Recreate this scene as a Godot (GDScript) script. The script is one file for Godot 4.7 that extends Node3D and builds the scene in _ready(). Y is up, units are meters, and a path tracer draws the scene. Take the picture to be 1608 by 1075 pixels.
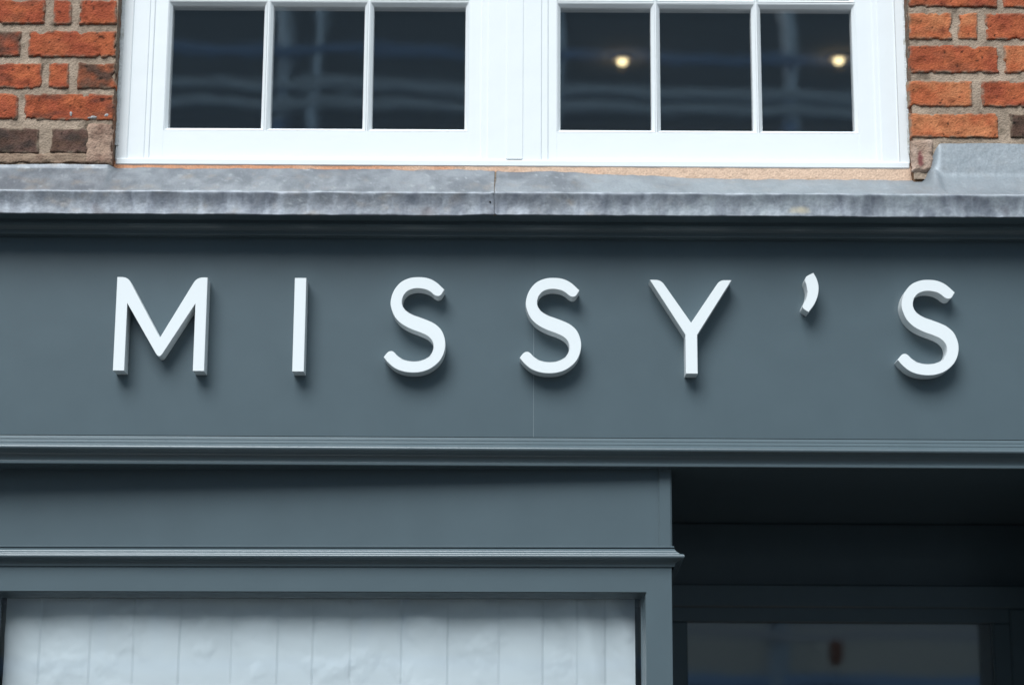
extends Node3D
# A shopfront with a raised sign under a first-floor window. x runs along the wall, y up from the pavement, z out of the wall;
# z = 0 is the face of the sign board and of the brickwork. Units are metres.

var M := {}
var noise_a := FastNoiseLite.new()
var noise_b := FastNoiseLite.new()
var used := {}

# ---------------------------------------------------------------- helpers

func numbered(called: String) -> String:
	var n: int = used.get(called, 0)
	used[called] = n + 1
	return called if n == 0 else "%s_%03d" % [called, n]

func lin(r: float, g: float, b: float) -> Color:
	return Color(r, g, b).linear_to_srgb()

func fbm(x: float, y: float, z: float, f: float) -> float:
	return noise_a.get_noise_3d(x * f, y * f, z * f)

func cells(x: float, y: float, z: float, f: float) -> float:
	return noise_b.get_noise_3d(x * f, y * f, z * f)

func base(called: String, at: Vector3, label := "", category := "", group := "", kind := "") -> Node3D:
	var o := Node3D.new()
	o.name = numbered(called)
	add_child(o)
	o.position = at
	tag(o, label, category, group, kind)
	return o

func tag(o: Node, label := "", category := "", group := "", kind := "") -> void:
	if label: o.set_meta("label", label)
	if category: o.set_meta("category", category)
	if group: o.set_meta("group", group)
	if kind: o.set_meta("kind", kind)

func put(called: String, mesh: Mesh, m: Material, parent: Node = null, at := Vector3.ZERO) -> MeshInstance3D:
	var o := MeshInstance3D.new()
	o.mesh = mesh
	o.material_override = m
	o.position = at
	if parent == null:
		o.name = numbered(called)
		add_child(o)
	else:
		o.name = called
		parent.add_child(o, true)
	return o

func begin(smooth := false) -> SurfaceTool:
	var st := SurfaceTool.new()
	st.begin(Mesh.PRIMITIVE_TRIANGLES)
	st.set_smooth_group(0 if smooth else 4294967295)
	return st

func done(st: SurfaceTool) -> ArrayMesh:
	st.generate_normals()
	return st.commit()

func tri(st: SurfaceTool, a: Vector3, b: Vector3, c: Vector3, out: Vector3) -> void:
	var n := (b - a).cross(c - a)
	if n.length_squared() < 1e-18: return
	st.add_vertex(a)
	if n.dot(out) > 0.0:
		st.add_vertex(c); st.add_vertex(b)
	else:
		st.add_vertex(b); st.add_vertex(c)

func quad(st: SurfaceTool, a: Vector3, b: Vector3, c: Vector3, d: Vector3, out: Vector3) -> void:
	tri(st, a, b, c, out)
	tri(st, a, c, d, out)

# a box between two corners with its edges chamfered by r
func add_box(st: SurfaceTool, lo: Vector3, hi: Vector3, r := 0.0015) -> void:
	var c := (lo + hi) / 2.0
	var h := (hi - lo).abs() / 2.0
	r = minf(r, minf(h.x, minf(h.y, h.z)) * 0.9)
	var s := [-1.0, 1.0]
	var k := h - Vector3(r, r, r)
	for a in s:
		quad(st, c + Vector3(a * h.x, -k.y, -k.z), c + Vector3(a * h.x, k.y, -k.z), c + Vector3(a * h.x, k.y, k.z), c + Vector3(a * h.x, -k.y, k.z), Vector3(a, 0, 0))
		quad(st, c + Vector3(-k.x, a * h.y, -k.z), c + Vector3(k.x, a * h.y, -k.z), c + Vector3(k.x, a * h.y, k.z), c + Vector3(-k.x, a * h.y, k.z), Vector3(0, a, 0))
		quad(st, c + Vector3(-k.x, -k.y, a * h.z), c + Vector3(k.x, -k.y, a * h.z), c + Vector3(k.x, k.y, a * h.z), c + Vector3(-k.x, k.y, a * h.z), Vector3(0, 0, a))
		for b in s:
			quad(st, c + Vector3(a * h.x, b * k.y, -k.z), c + Vector3(a * k.x, b * h.y, -k.z), c + Vector3(a * k.x, b * h.y, k.z), c + Vector3(a * h.x, b * k.y, k.z), Vector3(a, b, 0))
			quad(st, c + Vector3(a * h.x, -k.y, b * k.z), c + Vector3(a * k.x, -k.y, b * h.z), c + Vector3(a * k.x, k.y, b * h.z), c + Vector3(a * h.x, k.y, b * k.z), Vector3(a, 0, b))
			quad(st, c + Vector3(-k.x, a * h.y, b * k.z), c + Vector3(-k.x, a * k.y, b * h.z), c + Vector3(k.x, a * k.y, b * h.z), c + Vector3(k.x, a * h.y, b * k.z), Vector3(0, a, b))
			for d in s:
				tri(st, c + Vector3(a * h.x, b * k.y, d * k.z), c + Vector3(a * k.x, b * h.y, d * k.z), c + Vector3(a * k.x, b * k.y, d * h.z), Vector3(a, b, d))

func box_mesh(lo: Vector3, hi: Vector3, r := 0.0015) -> ArrayMesh:
	var st := begin()
	add_box(st, lo, hi, r)
	return done(st)

func box_part(called: String, lo: Vector3, hi: Vector3, m: Material, parent: Node = null, r := 0.0015) -> MeshInstance3D:
	return put(called, box_mesh(lo, hi, r), m, parent)

# a moulding: profile points (z, y) run from top to bottom of its visible face; closed at the back; optional return at the right end
func moulding(pts: Array, x0: float, x1: float, back: float, mitre := false, deep := 0.0) -> ArrayMesh:
	var st := begin()
	var n := pts.size()
	for i in n - 1:
		var p: Vector2 = pts[i]
		var q: Vector2 = pts[i + 1]
		var out := Vector3(0, q.x - p.x, p.y - q.y)
		var xa := x1 + (p.x if mitre else 0.0)
		var xb := x1 + (q.x if mitre else 0.0)
		quad(st, Vector3(x0, p.y, p.x), Vector3(xa, p.y, p.x), Vector3(xb, q.y, q.x), Vector3(x0, q.y, q.x), out)
		if mitre:
			quad(st, Vector3(xa, p.y, p.x), Vector3(xa, p.y, -deep), Vector3(xb, q.y, -deep), Vector3(xb, q.y, q.x), Vector3(out.z, out.y, 0))
	var t: Vector2 = pts[0]
	var b: Vector2 = pts[n - 1]
	quad(st, Vector3(x0, t.y, t.x), Vector3(x1, t.y, t.x), Vector3(x1, t.y, back), Vector3(x0, t.y, back), Vector3.UP)
	quad(st, Vector3(x0, b.y, b.x), Vector3(x1, b.y, b.x), Vector3(x1, b.y, back), Vector3(x0, b.y, back), Vector3.DOWN)
	if not mitre:
		for i in n - 1:
			var p: Vector2 = pts[i]
			var q: Vector2 = pts[i + 1]
			for x in [x0, x1]:
				quad(st, Vector3(x, p.y, p.x), Vector3(x, p.y, back), Vector3(x, q.y, back), Vector3(x, q.y, q.x), Vector3(x - (x0 + x1) / 2.0, 0, 0))
	return done(st)

# arc of a profile: centre, radius, from and to angle in degrees (0 points out of the wall, 90 up)
func arc(pts: Array, cz: float, cy: float, rz: float, ry: float, a0: float, a1: float, steps: int) -> void:
	for i in steps + 1:
		var a := deg_to_rad(lerpf(a0, a1, float(i) / steps))
		pts.append(Vector2(cz + cos(a) * rz, cy + sin(a) * ry))

# a mitred frame round an opening; the profile is (inset into the opening, z)
func frame_loop(st: SurfaceTool, x0: float, y0: float, x1: float, y1: float, profile: Array) -> void:
	var c := Vector3((x0 + x1) / 2.0, (y0 + y1) / 2.0, 0)
	for i in profile.size() - 1:
		var p: Vector2 = profile[i]
		var q: Vector2 = profile[i + 1]
		var a := [Vector3(x0 + p.x, y0 + p.x, p.y), Vector3(x1 - p.x, y0 + p.x, p.y), Vector3(x1 - p.x, y1 - p.x, p.y), Vector3(x0 + p.x, y1 - p.x, p.y)]
		var b := [Vector3(x0 + q.x, y0 + q.x, q.y), Vector3(x1 - q.x, y0 + q.x, q.y), Vector3(x1 - q.x, y1 - q.x, q.y), Vector3(x0 + q.x, y1 - q.x, q.y)]
		for k in 4:
			var j := (k + 1) % 4
			var to: Vector3 = c - (a[k] + a[j]) / 2.0
			to.z = 0
			to = to.normalized() * 0.6 + Vector3(0, 0, 1)
			quad(st, a[k], a[j], b[j], b[k], to)

# a sealed glass unit whose faces bow very slightly, as float glass in a frame does
func pane_mesh(w: float, h: float, thick: float, bow: float, seed_: float, double := true) -> ArrayMesh:
	var st := begin(true)
	var nx := 28
	var ny := 28
	for side in ([1.0, 0.5, -0.5, -1.0] if double else [1.0, -1.0]):
		for j in ny:
			for i in nx:
				var q := []
				for d in [[0, 0], [1, 0], [1, 1], [0, 1]]:
					var u: float = float(i + d[0]) / nx
					var v: float = float(j + d[1]) / ny
					var z: float = bow * (fbm(u * w, v * h * 0.8, seed_ + side * 0.13, 2.2) + 0.45 * (1.0 - pow(2.0 * u - 1.0, 2)) * (1.0 - pow(2.0 * v - 1.0, 2)))
					q.append(Vector3((u - 0.5) * w, (v - 0.5) * h, side * (thick / 2.0) + z))
				quad(st, q[0], q[1], q[2], q[3], Vector3(0, 0, 1.0 if side in [1.0, -0.5] else -1.0))
	return done(st)

# a surface over a grid; f(u, v) gives the point, g(point) its colour
func sheet(nx: int, ny: int, f: Callable, g: Callable, out: Vector3) -> ArrayMesh:
	var st := begin(true)
	for j in ny + 1:
		for i in nx + 1:
			var p: Vector3 = f.call(float(i) / nx, float(j) / ny)
			st.set_color(g.call(p, float(i) / nx, float(j) / ny))
			st.set_smooth_group(0)
			st.add_vertex(p)
	var p00: Vector3 = f.call(0.5, 0.5)
	var pu: Vector3 = f.call(0.5 + 1.0 / nx, 0.5)
	var pv: Vector3 = f.call(0.5, 0.5 + 1.0 / ny)
	var flip := (pu - p00).cross(pv - p00).dot(out) > 0.0
	for j in ny:
		for i in nx:
			var a := j * (nx + 1) + i
			var b := a + 1
			var c := b + nx + 1
			var d := a + nx + 1
			for k in ([a, c, b, a, d, c] if flip else [a, b, c, a, c, d]):
				st.add_index(k)
	st.generate_normals()
	return st.commit()

func mixc(a: Color, b: Color, t: float) -> Color:
	return a.lerp(b, clampf(t, 0.0, 1.0))

# ---------------------------------------------------------------- materials

func grain_image(size: int, f: float, seed_: int, lo: float, hi: float, power := 1.0) -> Image:
	var n := FastNoiseLite.new()
	n.seed = seed_
	n.frequency = f
	n.fractal_octaves = 5
	var im := n.get_seamless_image(size, size)
	im.convert(Image.FORMAT_RGBA8)
	for y in size:
		for x in size:
			var v := lerpf(lo, hi, pow(im.get_pixel(x, y).r, power))
			im.set_pixel(x, y, Color(v, v, v))
	return im

func normal_tex(size: int, f: float, seed_: int, strength: float) -> ImageTexture:
	var im := grain_image(size, f, seed_, 0.0, 1.0)
	im.bump_map_to_normal_map(strength)
	return ImageTexture.create_from_image(im)

func mat(c: Color, rough: float, spec := 0.5) -> StandardMaterial3D:
	var m := StandardMaterial3D.new()
	m.albedo_color = c
	m.roughness = rough
	m.metallic_specular = spec
	return m

func triplanar(m: StandardMaterial3D, scale: Vector3) -> void:
	m.uv1_triplanar = true
	m.uv1_world_triplanar = true
	m.uv1_scale = scale

func make_materials() -> void:
	var fine := ImageTexture.create_from_image(grain_image(256, 0.05, 5, 0.84, 1.0))
	var soft := ImageTexture.create_from_image(grain_image(256, 0.012, 9, 0.965, 1.0))
	var fine_n := normal_tex(256, 0.06, 12, 6.0)
	var soft_n := normal_tex(256, 0.02, 15, 2.0)
	# slate grey shop paint, brushed on: satin, with a faint uneven film
	var p := mat(lin(0.097, 0.132, 0.150), 0.25, 0.62)
	p.albedo_texture = soft
	p.normal_enabled = true
	p.normal_texture = soft_n
	p.normal_scale = 0.03
	triplanar(p, Vector3(1.6, 1.6, 1.6))
	M.paint = p
	M.filler = mat(lin(0.19, 0.23, 0.25), 0.6, 0.4)
	var w := mat(lin(0.81, 0.83, 0.84), 0.45, 0.4)
	w.normal_enabled = true
	w.normal_texture = soft_n
	w.normal_scale = 0.12
	triplanar(w, Vector3(2, 2, 2))
	M.white = w
	M.letter = mat(lin(0.80, 0.83, 0.84), 0.45, 0.5)
	var b := mat(Color.WHITE, 0.92, 0.25)
	b.vertex_color_use_as_albedo = true
	b.albedo_texture = fine
	b.normal_enabled = true
	b.normal_texture = fine_n
	b.normal_scale = 0.7
	triplanar(b, Vector3(9, 9, 9))
	M.brick = b
	var l := mat(Color.WHITE, 0.5, 0.5)
	l.vertex_color_use_as_albedo = true
	l.metallic = 0.25
	l.normal_enabled = true
	l.normal_texture = normal_tex(256, 0.03, 21, 3.0)
	l.normal_scale = 0.25
	triplanar(l, Vector3(5, 5, 5))
	l.albedo_texture = ImageTexture.create_from_image(grain_image(256, 0.09, 33, 0.86, 1.0, 0.8))
	M.lead = l
	var g := mat(Color(0.9, 0.95, 0.95, 0.002), 0.0, 0.5)
	g.transparency = BaseMaterial3D.TRANSPARENCY_ALPHA
	M.glass = g
	var cl := mat(Color.WHITE, 0.9, 0.2)
	cl.vertex_color_use_as_albedo = true
	cl.albedo_color = lin(0.64, 0.71, 0.745)
	cl.backlight_enabled = true
	cl.backlight = Color(0.3, 0.3, 0.3)
	M.cloth = cl
	M.plaster = mat(lin(0.30, 0.34, 0.38), 0.9, 0.2)
	M.boards = mat(lin(0.12, 0.08, 0.05), 0.6, 0.4)
	var bulb := mat(Color(1, 0.9, 0.6), 0.5)
	bulb.emission_enabled = true
	bulb.emission = Color(1.0, 0.92, 0.70)
	bulb.emission_energy_multiplier = 0.9
	M.bulb = bulb
	M.chrome = mat(lin(0.5, 0.5, 0.5), 0.3)
	var road := mat(lin(0.055, 0.055, 0.058), 0.9, 0.3)
	road.albedo_texture = fine
	triplanar(road, Vector3(1.5, 1.5, 1.5))
	M.asphalt = road
	var flag := mat(lin(0.11, 0.108, 0.104), 0.85, 0.3)
	flag.albedo_texture = fine
	triplanar(flag, Vector3(1.1, 1.1, 1.1))
	M.flag = flag
	M.kerb = mat(lin(0.33, 0.32, 0.30), 0.85, 0.3)
	M.render = mat(lin(0.20, 0.26, 0.32), 0.9, 0.2)
	M.slate = mat(lin(0.07, 0.075, 0.085), 0.7, 0.3)
	M.tube = mat(lin(0.54, 0.72, 0.90), 0.45, 0.5)
	M.blue = mat(lin(0.24, 0.42, 0.72), 0.5, 0.5)
	M.plank = mat(lin(0.40, 0.46, 0.54), 0.85, 0.2)
	M.shop_render = mat(lin(0.76, 0.80, 0.77), 0.9, 0.2)
	M.orange = mat(lin(0.20, 0.09, 0.07), 0.8, 0.3)
	M.dark_glass = mat(lin(0.02, 0.025, 0.03), 0.1, 0.5)
	M.nail = mat(lin(0.04, 0.035, 0.03), 0.7, 0.3)

# ---------------------------------------------------------------- sign letters

# closed smooth curve through points; those listed as corners stay sharp
func smooth_outline(pts: PackedVector2Array, corners: Array, steps := 6) -> PackedVector2Array:
	var out := PackedVector2Array()
	var n := pts.size()
	for i in n:
		var p0 := pts[(i - 1 + n) % n]
		var p1 := pts[i]
		var p2 := pts[(i + 1) % n]
		var p3 := pts[(i + 2) % n]
		if i in corners: p0 = p1 * 2.0 - p2
		if (i + 1) % n in corners: p3 = p2 * 2.0 - p1
		for k in steps:
			out.append(p1.cubic_interpolate(p2, p0, p3, float(k) / steps))
	return out

func rounded(pts: PackedVector2Array, radii: Dictionary) -> PackedVector2Array:
	var out := PackedVector2Array()
	var n := pts.size()
	for i in n:
		var p := pts[i]
		var r: float = radii.get(i, 0.0)
		if r == 0.0:
			out.append(p)
			continue
		var a := p + (pts[(i - 1 + n) % n] - p).normalized() * r
		var b := p + (pts[(i + 1) % n] - p).normalized() * r
		for k in 7:
			var t := k / 6.0
			out.append(a.lerp(p, t).lerp(p.lerp(b, t), t))
	return out

func letter_mesh(outline: PackedVector2Array, deep: float) -> ArrayMesh:
	var pts := outline
	if Geometry2D.is_polygon_clockwise(pts): pts.reverse()
	var n := pts.size()
	var r := 0.0007
	var inner := PackedVector2Array()
	for i in n:
		var d0 := (pts[i] - pts[(i - 1 + n) % n]).normalized()
		var d1 := (pts[(i + 1) % n] - pts[i]).normalized()
		var n0 := Vector2(-d0.y, d0.x)
		var n1 := Vector2(-d1.y, d1.x)
		var m := n0 + n1
		inner.append(pts[i] + m * (r / maxf(0.4, 1.0 + n0.dot(n1))))
	var st := begin()
	var idx := Geometry2D.triangulate_polygon(inner)
	for k in range(0, idx.size(), 3):
		var a := inner[idx[k]]
		var b := inner[idx[k + 1]]
		var c := inner[idx[k + 2]]
		tri(st, Vector3(a.x, a.y, deep), Vector3(b.x, b.y, deep), Vector3(c.x, c.y, deep), Vector3(0, 0, 1))
		tri(st, Vector3(a.x, a.y, 0), Vector3(b.x, b.y, 0), Vector3(c.x, c.y, 0), Vector3(0, 0, -1))
	for i in n:
		var j := (i + 1) % n
		var d := pts[j] - pts[i]
		var o := Vector3(d.y, -d.x, 0)
		var a := Vector3(pts[i].x, pts[i].y, 0)
		var b := Vector3(pts[j].x, pts[j].y, 0)
		var up := Vector3(0, 0, deep - r)
		quad(st, a, b, b + up, a + up, o)
		quad(st, a + up, b + up, Vector3(inner[j].x, inner[j].y, deep), Vector3(inner[i].x, inner[i].y, deep), o + Vector3(0, 0, d.length()))
		quad(st, a, b, Vector3(inner[j].x, inner[j].y, 0), Vector3(inner[i].x, inner[i].y, 0), o - Vector3(0, 0, d.length()))
	return done(st)

func pairs(a: Array, ox := 0.0, oy := 0.0) -> PackedVector2Array:
	var out := PackedVector2Array()
	for i in range(0, a.size(), 2):
		out.append(Vector2(a[i] - ox, a[i + 1] - oy) / 1000.0)
	return out

func build_letters() -> void:
	var deep := 0.050
	var foot := 2.6475
	var group := "raised letters of the sign"
	var m := rounded(pairs([-113, 239, -86, 239, 0, 84, 86, 239, 113, 239, 113, 0, 85, 0, 85, 172, 0, 30, -85, 172, -85, 0, -113, 0]), {1: 0.016, 3: 0.016, 8: 0.016})
	var i_ := pairs([-14.4, 239, 14.4, 239, 14.4, 0, -14.4, 0])
	var s_pts := pairs([-169.7, 2858.3, -191.1, 2877.8, -212.0, 2887.7, -234.6, 2890.1, -257.0, 2887.5, -279.4, 2876.3, -296.3, 2854.1, -303.5, 2827.3, -300.4, 2806.8, -290.7, 2785.8, -274.1, 2769.4, -251.5, 2757.1, -227.3, 2747.9, -209.9, 2739.2, -199.4, 2728.7, -195.2, 2716.1, -197.3, 2700.5, -207.4, 2686.1, -226.2, 2677.0, -246.8, 2674.9, -267.5, 2678.8, -283.1, 2688.2, -291.9, 2697.2, -298.3, 2700.6, -305.7, 2699.4, -312.1, 2693.6, -318.1, 2685.1, -306.6, 2671.2, -289.4, 2657.1, -268.7, 2649.1, -246.4, 2646.5, -224.1, 2648.6, -201.9, 2657.0, -181.5, 2673.7, -169.7, 2694.6, -165.6, 2717.3, -168.6, 2737.7, -177.4, 2756.5, -193.1, 2770.8, -210.5, 2779.4, -227.8, 2786.0, -248.6, 2793.9, -264.3, 2803.8, -273.2, 2816.3, -275.1, 2829.7, -270.2, 2844.8, -258.3, 2856.3, -239.3, 2861.4, -218.5, 2859.1, -204.6, 2852.6, -195.8, 2845.4, -187.1, 2841.5, -178.9, 2844.0, -173.8, 2851.2], -242, 2647.5)
	var s := smooth_outline(s_pts, [0, 26])
	var y := rounded(pairs([-102, 239, -74, 239, 0, 129.5, 73, 239, 102.5, 239, 14.6, 98.5, 14.6, 0, -14.6, 0, -14.6, 98.5]), {1: 0.014, 3: 0.012})
	var q := smooth_outline(pairs([753.9, 2906.9, 761.9, 2890.9, 766.0, 2871.3, 763.4, 2848.5, 753.9, 2825.6, 739.2, 2805.4, 727.1, 2814.0, 725.0, 2821.0, 728.4, 2829.3, 734.6, 2841.8, 737.5, 2858.1, 735.6, 2874.4, 732.4, 2885.8, 734.7, 2895.3, 741.0, 2900.2], 745.7, 2647.5), [0, 5])
	var s_mesh := letter_mesh(s, deep)
	for d in [
		["sign_letter", letter_mesh(m, deep), -0.8755, "white raised letter M, the widest on the slate grey sign board"],
		["sign_letter", letter_mesh(i_, deep), -0.5298, "white raised letter I standing between the M and an S"],
		["sign_letter", s_mesh, -0.2420, "white raised letter S that stands next to the letter I"],
		["sign_letter", s_mesh, 0.0955, "white raised letter S between another S and the Y"],
		["sign_letter", letter_mesh(y, deep), 0.4460, "white raised letter Y between an S and the apostrophe"],
		["sign_apostrophe", letter_mesh(q, deep), 0.7457, "small curved white raised apostrophe high on the slate grey sign board"],
		["sign_letter", s_mesh, 1.0335, "white raised letter S standing after the apostrophe"],
	]:
		var o := put(d[0], d[1], M.letter, null, Vector3(d[2], foot, 0.0))
		tag(o, d[3], "letter" if d[0] == "sign_letter" else "apostrophe", group)

# ---------------------------------------------------------------- shopfront

func build_shopfront() -> void:
	var s := base("shopfront", Vector3(0, 0, 0), "slate grey painted timber shopfront with sign board, cornice, mouldings and shop window", "shopfront")
	var x0 := -2.5
	var x1 := 2.5
	# sign board: two boards that meet in a filled joint
	box_part("sign_board", Vector3(x0, 2.4945, -0.03), Vector3(0.05445, 3.03, 0.0), M.paint, s, 0.00005)
	box_part("sign_board", Vector3(0.05455, 2.4945, -0.03), Vector3(x1, 3.03, 0.0), M.paint, s, 0.00005)
	box_part("joint_filler", Vector3(0.0539, 2.495, -0.02), Vector3(0.0551, 2.80, 0.0002), M.filler, s, 0.0002)
	box_part("backing", Vector3(x0, 2.43, -0.32), Vector3(x1, 3.03, -0.034), M.paint, s)
	# cornice under the lead
	var c := [Vector2(0.109, 3.058), Vector2(0.109, 3.0410), Vector2(0.107, 3.0395), Vector2(0.048, 3.0360), Vector2(0.047, 3.0268), Vector2(0.0415, 3.0262), Vector2(0.0365, 3.0240), Vector2(0.0320, 3.0200), Vector2(0.0285, 3.0150), Vector2(0.0265, 3.0095), Vector2(0.0260, 3.0055), Vector2(0.0245, 3.0040)]
	put("cornice", moulding(c, x0, x1, -0.03), M.paint, s)
	# moulding below the sign board
	var a := [Vector2(-0.012, 2.4930), Vector2(0.002, 2.4926), Vector2(0.0152, 2.4830), Vector2(0.0146, 2.4826), Vector2(0.0146, 2.4811), Vector2(0.0155, 2.4807), Vector2(0.0265, 2.4724), Vector2(0.0258, 2.4720), Vector2(0.0258, 2.4708), Vector2(0.0270, 2.4703), Vector2(0.0340, 2.4645)]
	arc(a, 0.0350, 2.4578, 0.0085, 0.0066, 80, -85, 12)
	a.append(Vector2(0.0335, 2.4495))
	arc(a, 0.0340, 2.4275, 0.0215, 0.0205, 108, 176, 9)
	a.append(Vector2(0.0175, 2.4262))
	a.append(Vector2(0.0185, 2.4256))
	a.append(Vector2(0.0185, 2.4208))
	a.append(Vector2(0.0170, 2.4192))
	put("moulding", moulding(a, x0, x1, -0.2), M.paint, s)
	# pilasters that close the shopfront at both ends, out of the picture
	for px in [[-1.72, -1.46], [1.62, 1.92]]:
		box_part("pilaster", Vector3(px[0], 0.0, -0.3), Vector3(px[1], 2.417, -0.004), M.paint, s)
	box_part("side_panel", Vector3(-2.5, 0.0, -0.3), Vector3(-1.725, 2.417, -0.06), M.paint, s)
	box_part("side_panel", Vector3(1.925, 0.0, -0.3), Vector3(2.5, 2.417, -0.06), M.paint, s)
	# the window unit stands slightly askew: its far end lies about 5 cm deeper than the end by the door
	var u := Node3D.new()
	u.name = "shop_window"
	s.add_child(u)
	u.position = Vector3(0.398, 0.0015, -0.020)
	u.rotation.y = -deg_to_rad(1.95)
	var L := -1.86
	box_part("frieze_panel", Vector3(L, 2.2, -0.06), Vector3(-0.020, 2.425, -0.0060), M.paint, u, 0.0005)
	box_part("frieze_stile", Vector3(-0.033, 2.2, -0.06), Vector3(0.0, 2.425, 0.0), M.paint, u, 0.004)
	var f := [Vector2(0.0035, 2.2262), Vector2(0.0045, 2.2255), Vector2(0.0045, 2.2225), Vector2(0.0036, 2.2218), Vector2(-0.0005, 2.2212), Vector2(-0.0005, 2.2192), Vector2(0.0045, 2.2188), Vector2(0.0090, 2.2135), Vector2(0.0098, 2.2118), Vector2(0.0112, 2.2114), Vector2(0.0160, 2.2070), Vector2(0.0166, 2.2054), Vector2(0.0182, 2.2048)]
	arc(f, 0.0205, 2.1985, 0.0080, 0.0066, 85, -75, 12)
	f.append(Vector2(0.0205, 2.1905))
	arc(f, 0.0225, 2.1765, 0.0175, 0.0135, 112, 178, 8)
	f.append(Vector2(0.0045, 2.1752))
	put("lower_moulding", moulding(f, L, 0.0, -0.06, true, 0.9), M.paint, u)
	# the glazed frame: head, stile by the door, stile at the other end, rail and stall riser below
	var gx0 := -1.688
	var gx1 := -0.0648
	var gy0 := 0.62
	var gy1 := 2.1135
	var wf := begin()
	var oc := [Vector3(L, 0, -0.0005), Vector3(-0.0032, 0, -0.0005), Vector3(-0.0032, 2.21, -0.0005), Vector3(L, 2.21, -0.0005)]
	var ic := [Vector3(gx0, gy0, -0.0005), Vector3(gx1, gy0, -0.0005), Vector3(gx1, gy1, -0.0005), Vector3(gx0, gy1, -0.0005)]
	for k in 4:
		var n := (k + 1) % 4
		quad(wf, oc[k], oc[n], ic[n], ic[k], Vector3(0, 0, 1))
		quad(wf, ic[k], ic[n], ic[n] - Vector3(0, 0, 0.0605), ic[k] - Vector3(0, 0, 0.0605), Vector3((gx0 + gx1) / 2.0, (gy0 + gy1) / 2.0, 0) - (ic[k] + ic[n]) / 2.0)
		quad(wf, oc[k] - Vector3(0, 0, 0.0605), oc[n] - Vector3(0, 0, 0.0605), ic[n] - Vector3(0, 0, 0.0605), ic[k] - Vector3(0, 0, 0.0605), Vector3(0, 0, -1))
	quad(wf, oc[1], oc[2], Vector3(-0.002, 2.21, -0.0017), Vector3(-0.002, 0, -0.0017), Vector3(1, 0, 1))
	quad(wf, Vector3(-0.002, 0, -0.0017), Vector3(-0.002, 2.21, -0.0017), Vector3(-0.002, 2.21, -0.0605), Vector3(-0.002, 0, -0.0605), Vector3(1, 0, 0))
	put("window_frame", done(wf), M.paint, u)
	box_part("stall_riser", Vector3(gx0 + 0.02, 0.05, -0.05), Vector3(gx1 - 0.02, gy0 - 0.06, 0.008), M.paint, u, 0.004)
	var st := begin()
	frame_loop(st, gx0, gy0, gx1, gy1, [Vector2(0.0, -0.0006), Vector2(0.0, -0.005), Vector2(0.0018, -0.006), Vector2(0.0030, -0.012), Vector2(0.0055, -0.026), Vector2(0.0090, -0.040), Vector2(0.0115, -0.046), Vector2(0.0128, -0.047), Vector2(0.0128, -0.058)])
	put("glazing_bead", done(st), M.paint, u)
	put("pane", pane_mesh(gx1 - gx0 - 0.024, gy1 - gy0 - 0.024, 0.008, 0.0004, 3.1, false), M.glass, u, Vector3((gx0 + gx1) / 2.0, (gy0 + gy1) / 2.0, -0.056))
	# cheek of the entrance lobby
	box_part("lobby_cheek", Vector3(-0.06, 0.0, -1.05), Vector3(-0.0065, 2.4, -0.062), M.paint, u)
	# lobby soffit and the far cheek by the door
	box_part("lobby_soffit", Vector3(0.30, 2.4225, -1.25), Vector3(1.95, 2.47, -0.2), M.paint, s)
	box_part("lobby_cheek", Vector3(1.53, 0.0, -1.25), Vector3(1.60, 2.42, -0.3), M.paint, s)

func build_door() -> void:
	var z := -1.0
	var d := base("shop_door", Vector3(0.96, 0, z), "dark painted glazed door deep in the entrance lobby beside the shop window", "door")
	var o := Vector3(-0.96, 0, -z)
	var fr: Material = M.paint
	box_part("transom_panel", o + Vector3(0.33, 2.2375, z - 0.09), o + Vector3(1.53, 2.4215, z - 0.05), fr, d)
	box_part("frame_head", o + Vector3(0.33, 2.17, z - 0.06), o + Vector3(1.53, 2.237, z + 0.01), fr, d, 0.004)
	box_part("frame_jamb", o + Vector3(0.33, 0.0, z - 0.06), o + Vector3(0.455, 2.1695, z + 0.01), fr, d, 0.004)
	box_part("frame_jamb", o + Vector3(1.455, 0.0, z - 0.06), o + Vector3(1.53, 2.1695, z + 0.01), fr, d, 0.004)
	var leaf := box_part("leaf_rail", o + Vector3(0.450, 2.128, z - 0.05), o + Vector3(1.460, 2.1730, z - 0.006), fr, d, 0.003)
	box_part("leaf_stile", o + Vector3(0.450, 0.01, z - 0.05), o + Vector3(0.516, 2.1279, z - 0.006), fr, d, 0.003)
	box_part("leaf_stile", o + Vector3(1.408, 0.01, z - 0.05), o + Vector3(1.460, 2.1279, z - 0.006), fr, d, 0.003)
	box_part("kick_panel", o + Vector3(0.5165, 0.01, z - 0.05), o + Vector3(1.4075, 0.55, z - 0.01), fr, d, 0.003)
	put("pane", pane_mesh(0.891, 1.577, 0.016, 0.0005, 8.4), M.glass, d, o + Vector3(0.962, 1.339, z - 0.028))
	put("handle", box_mesh(Vector3(0, 0, 0), Vector3(0.02, 0.3, 0.04), 0.006), M.chrome, d, o + Vector3(0.475, 0.95, z - 0.006))
	leaf.set_meta("label", "top rail of the door leaf")

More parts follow.
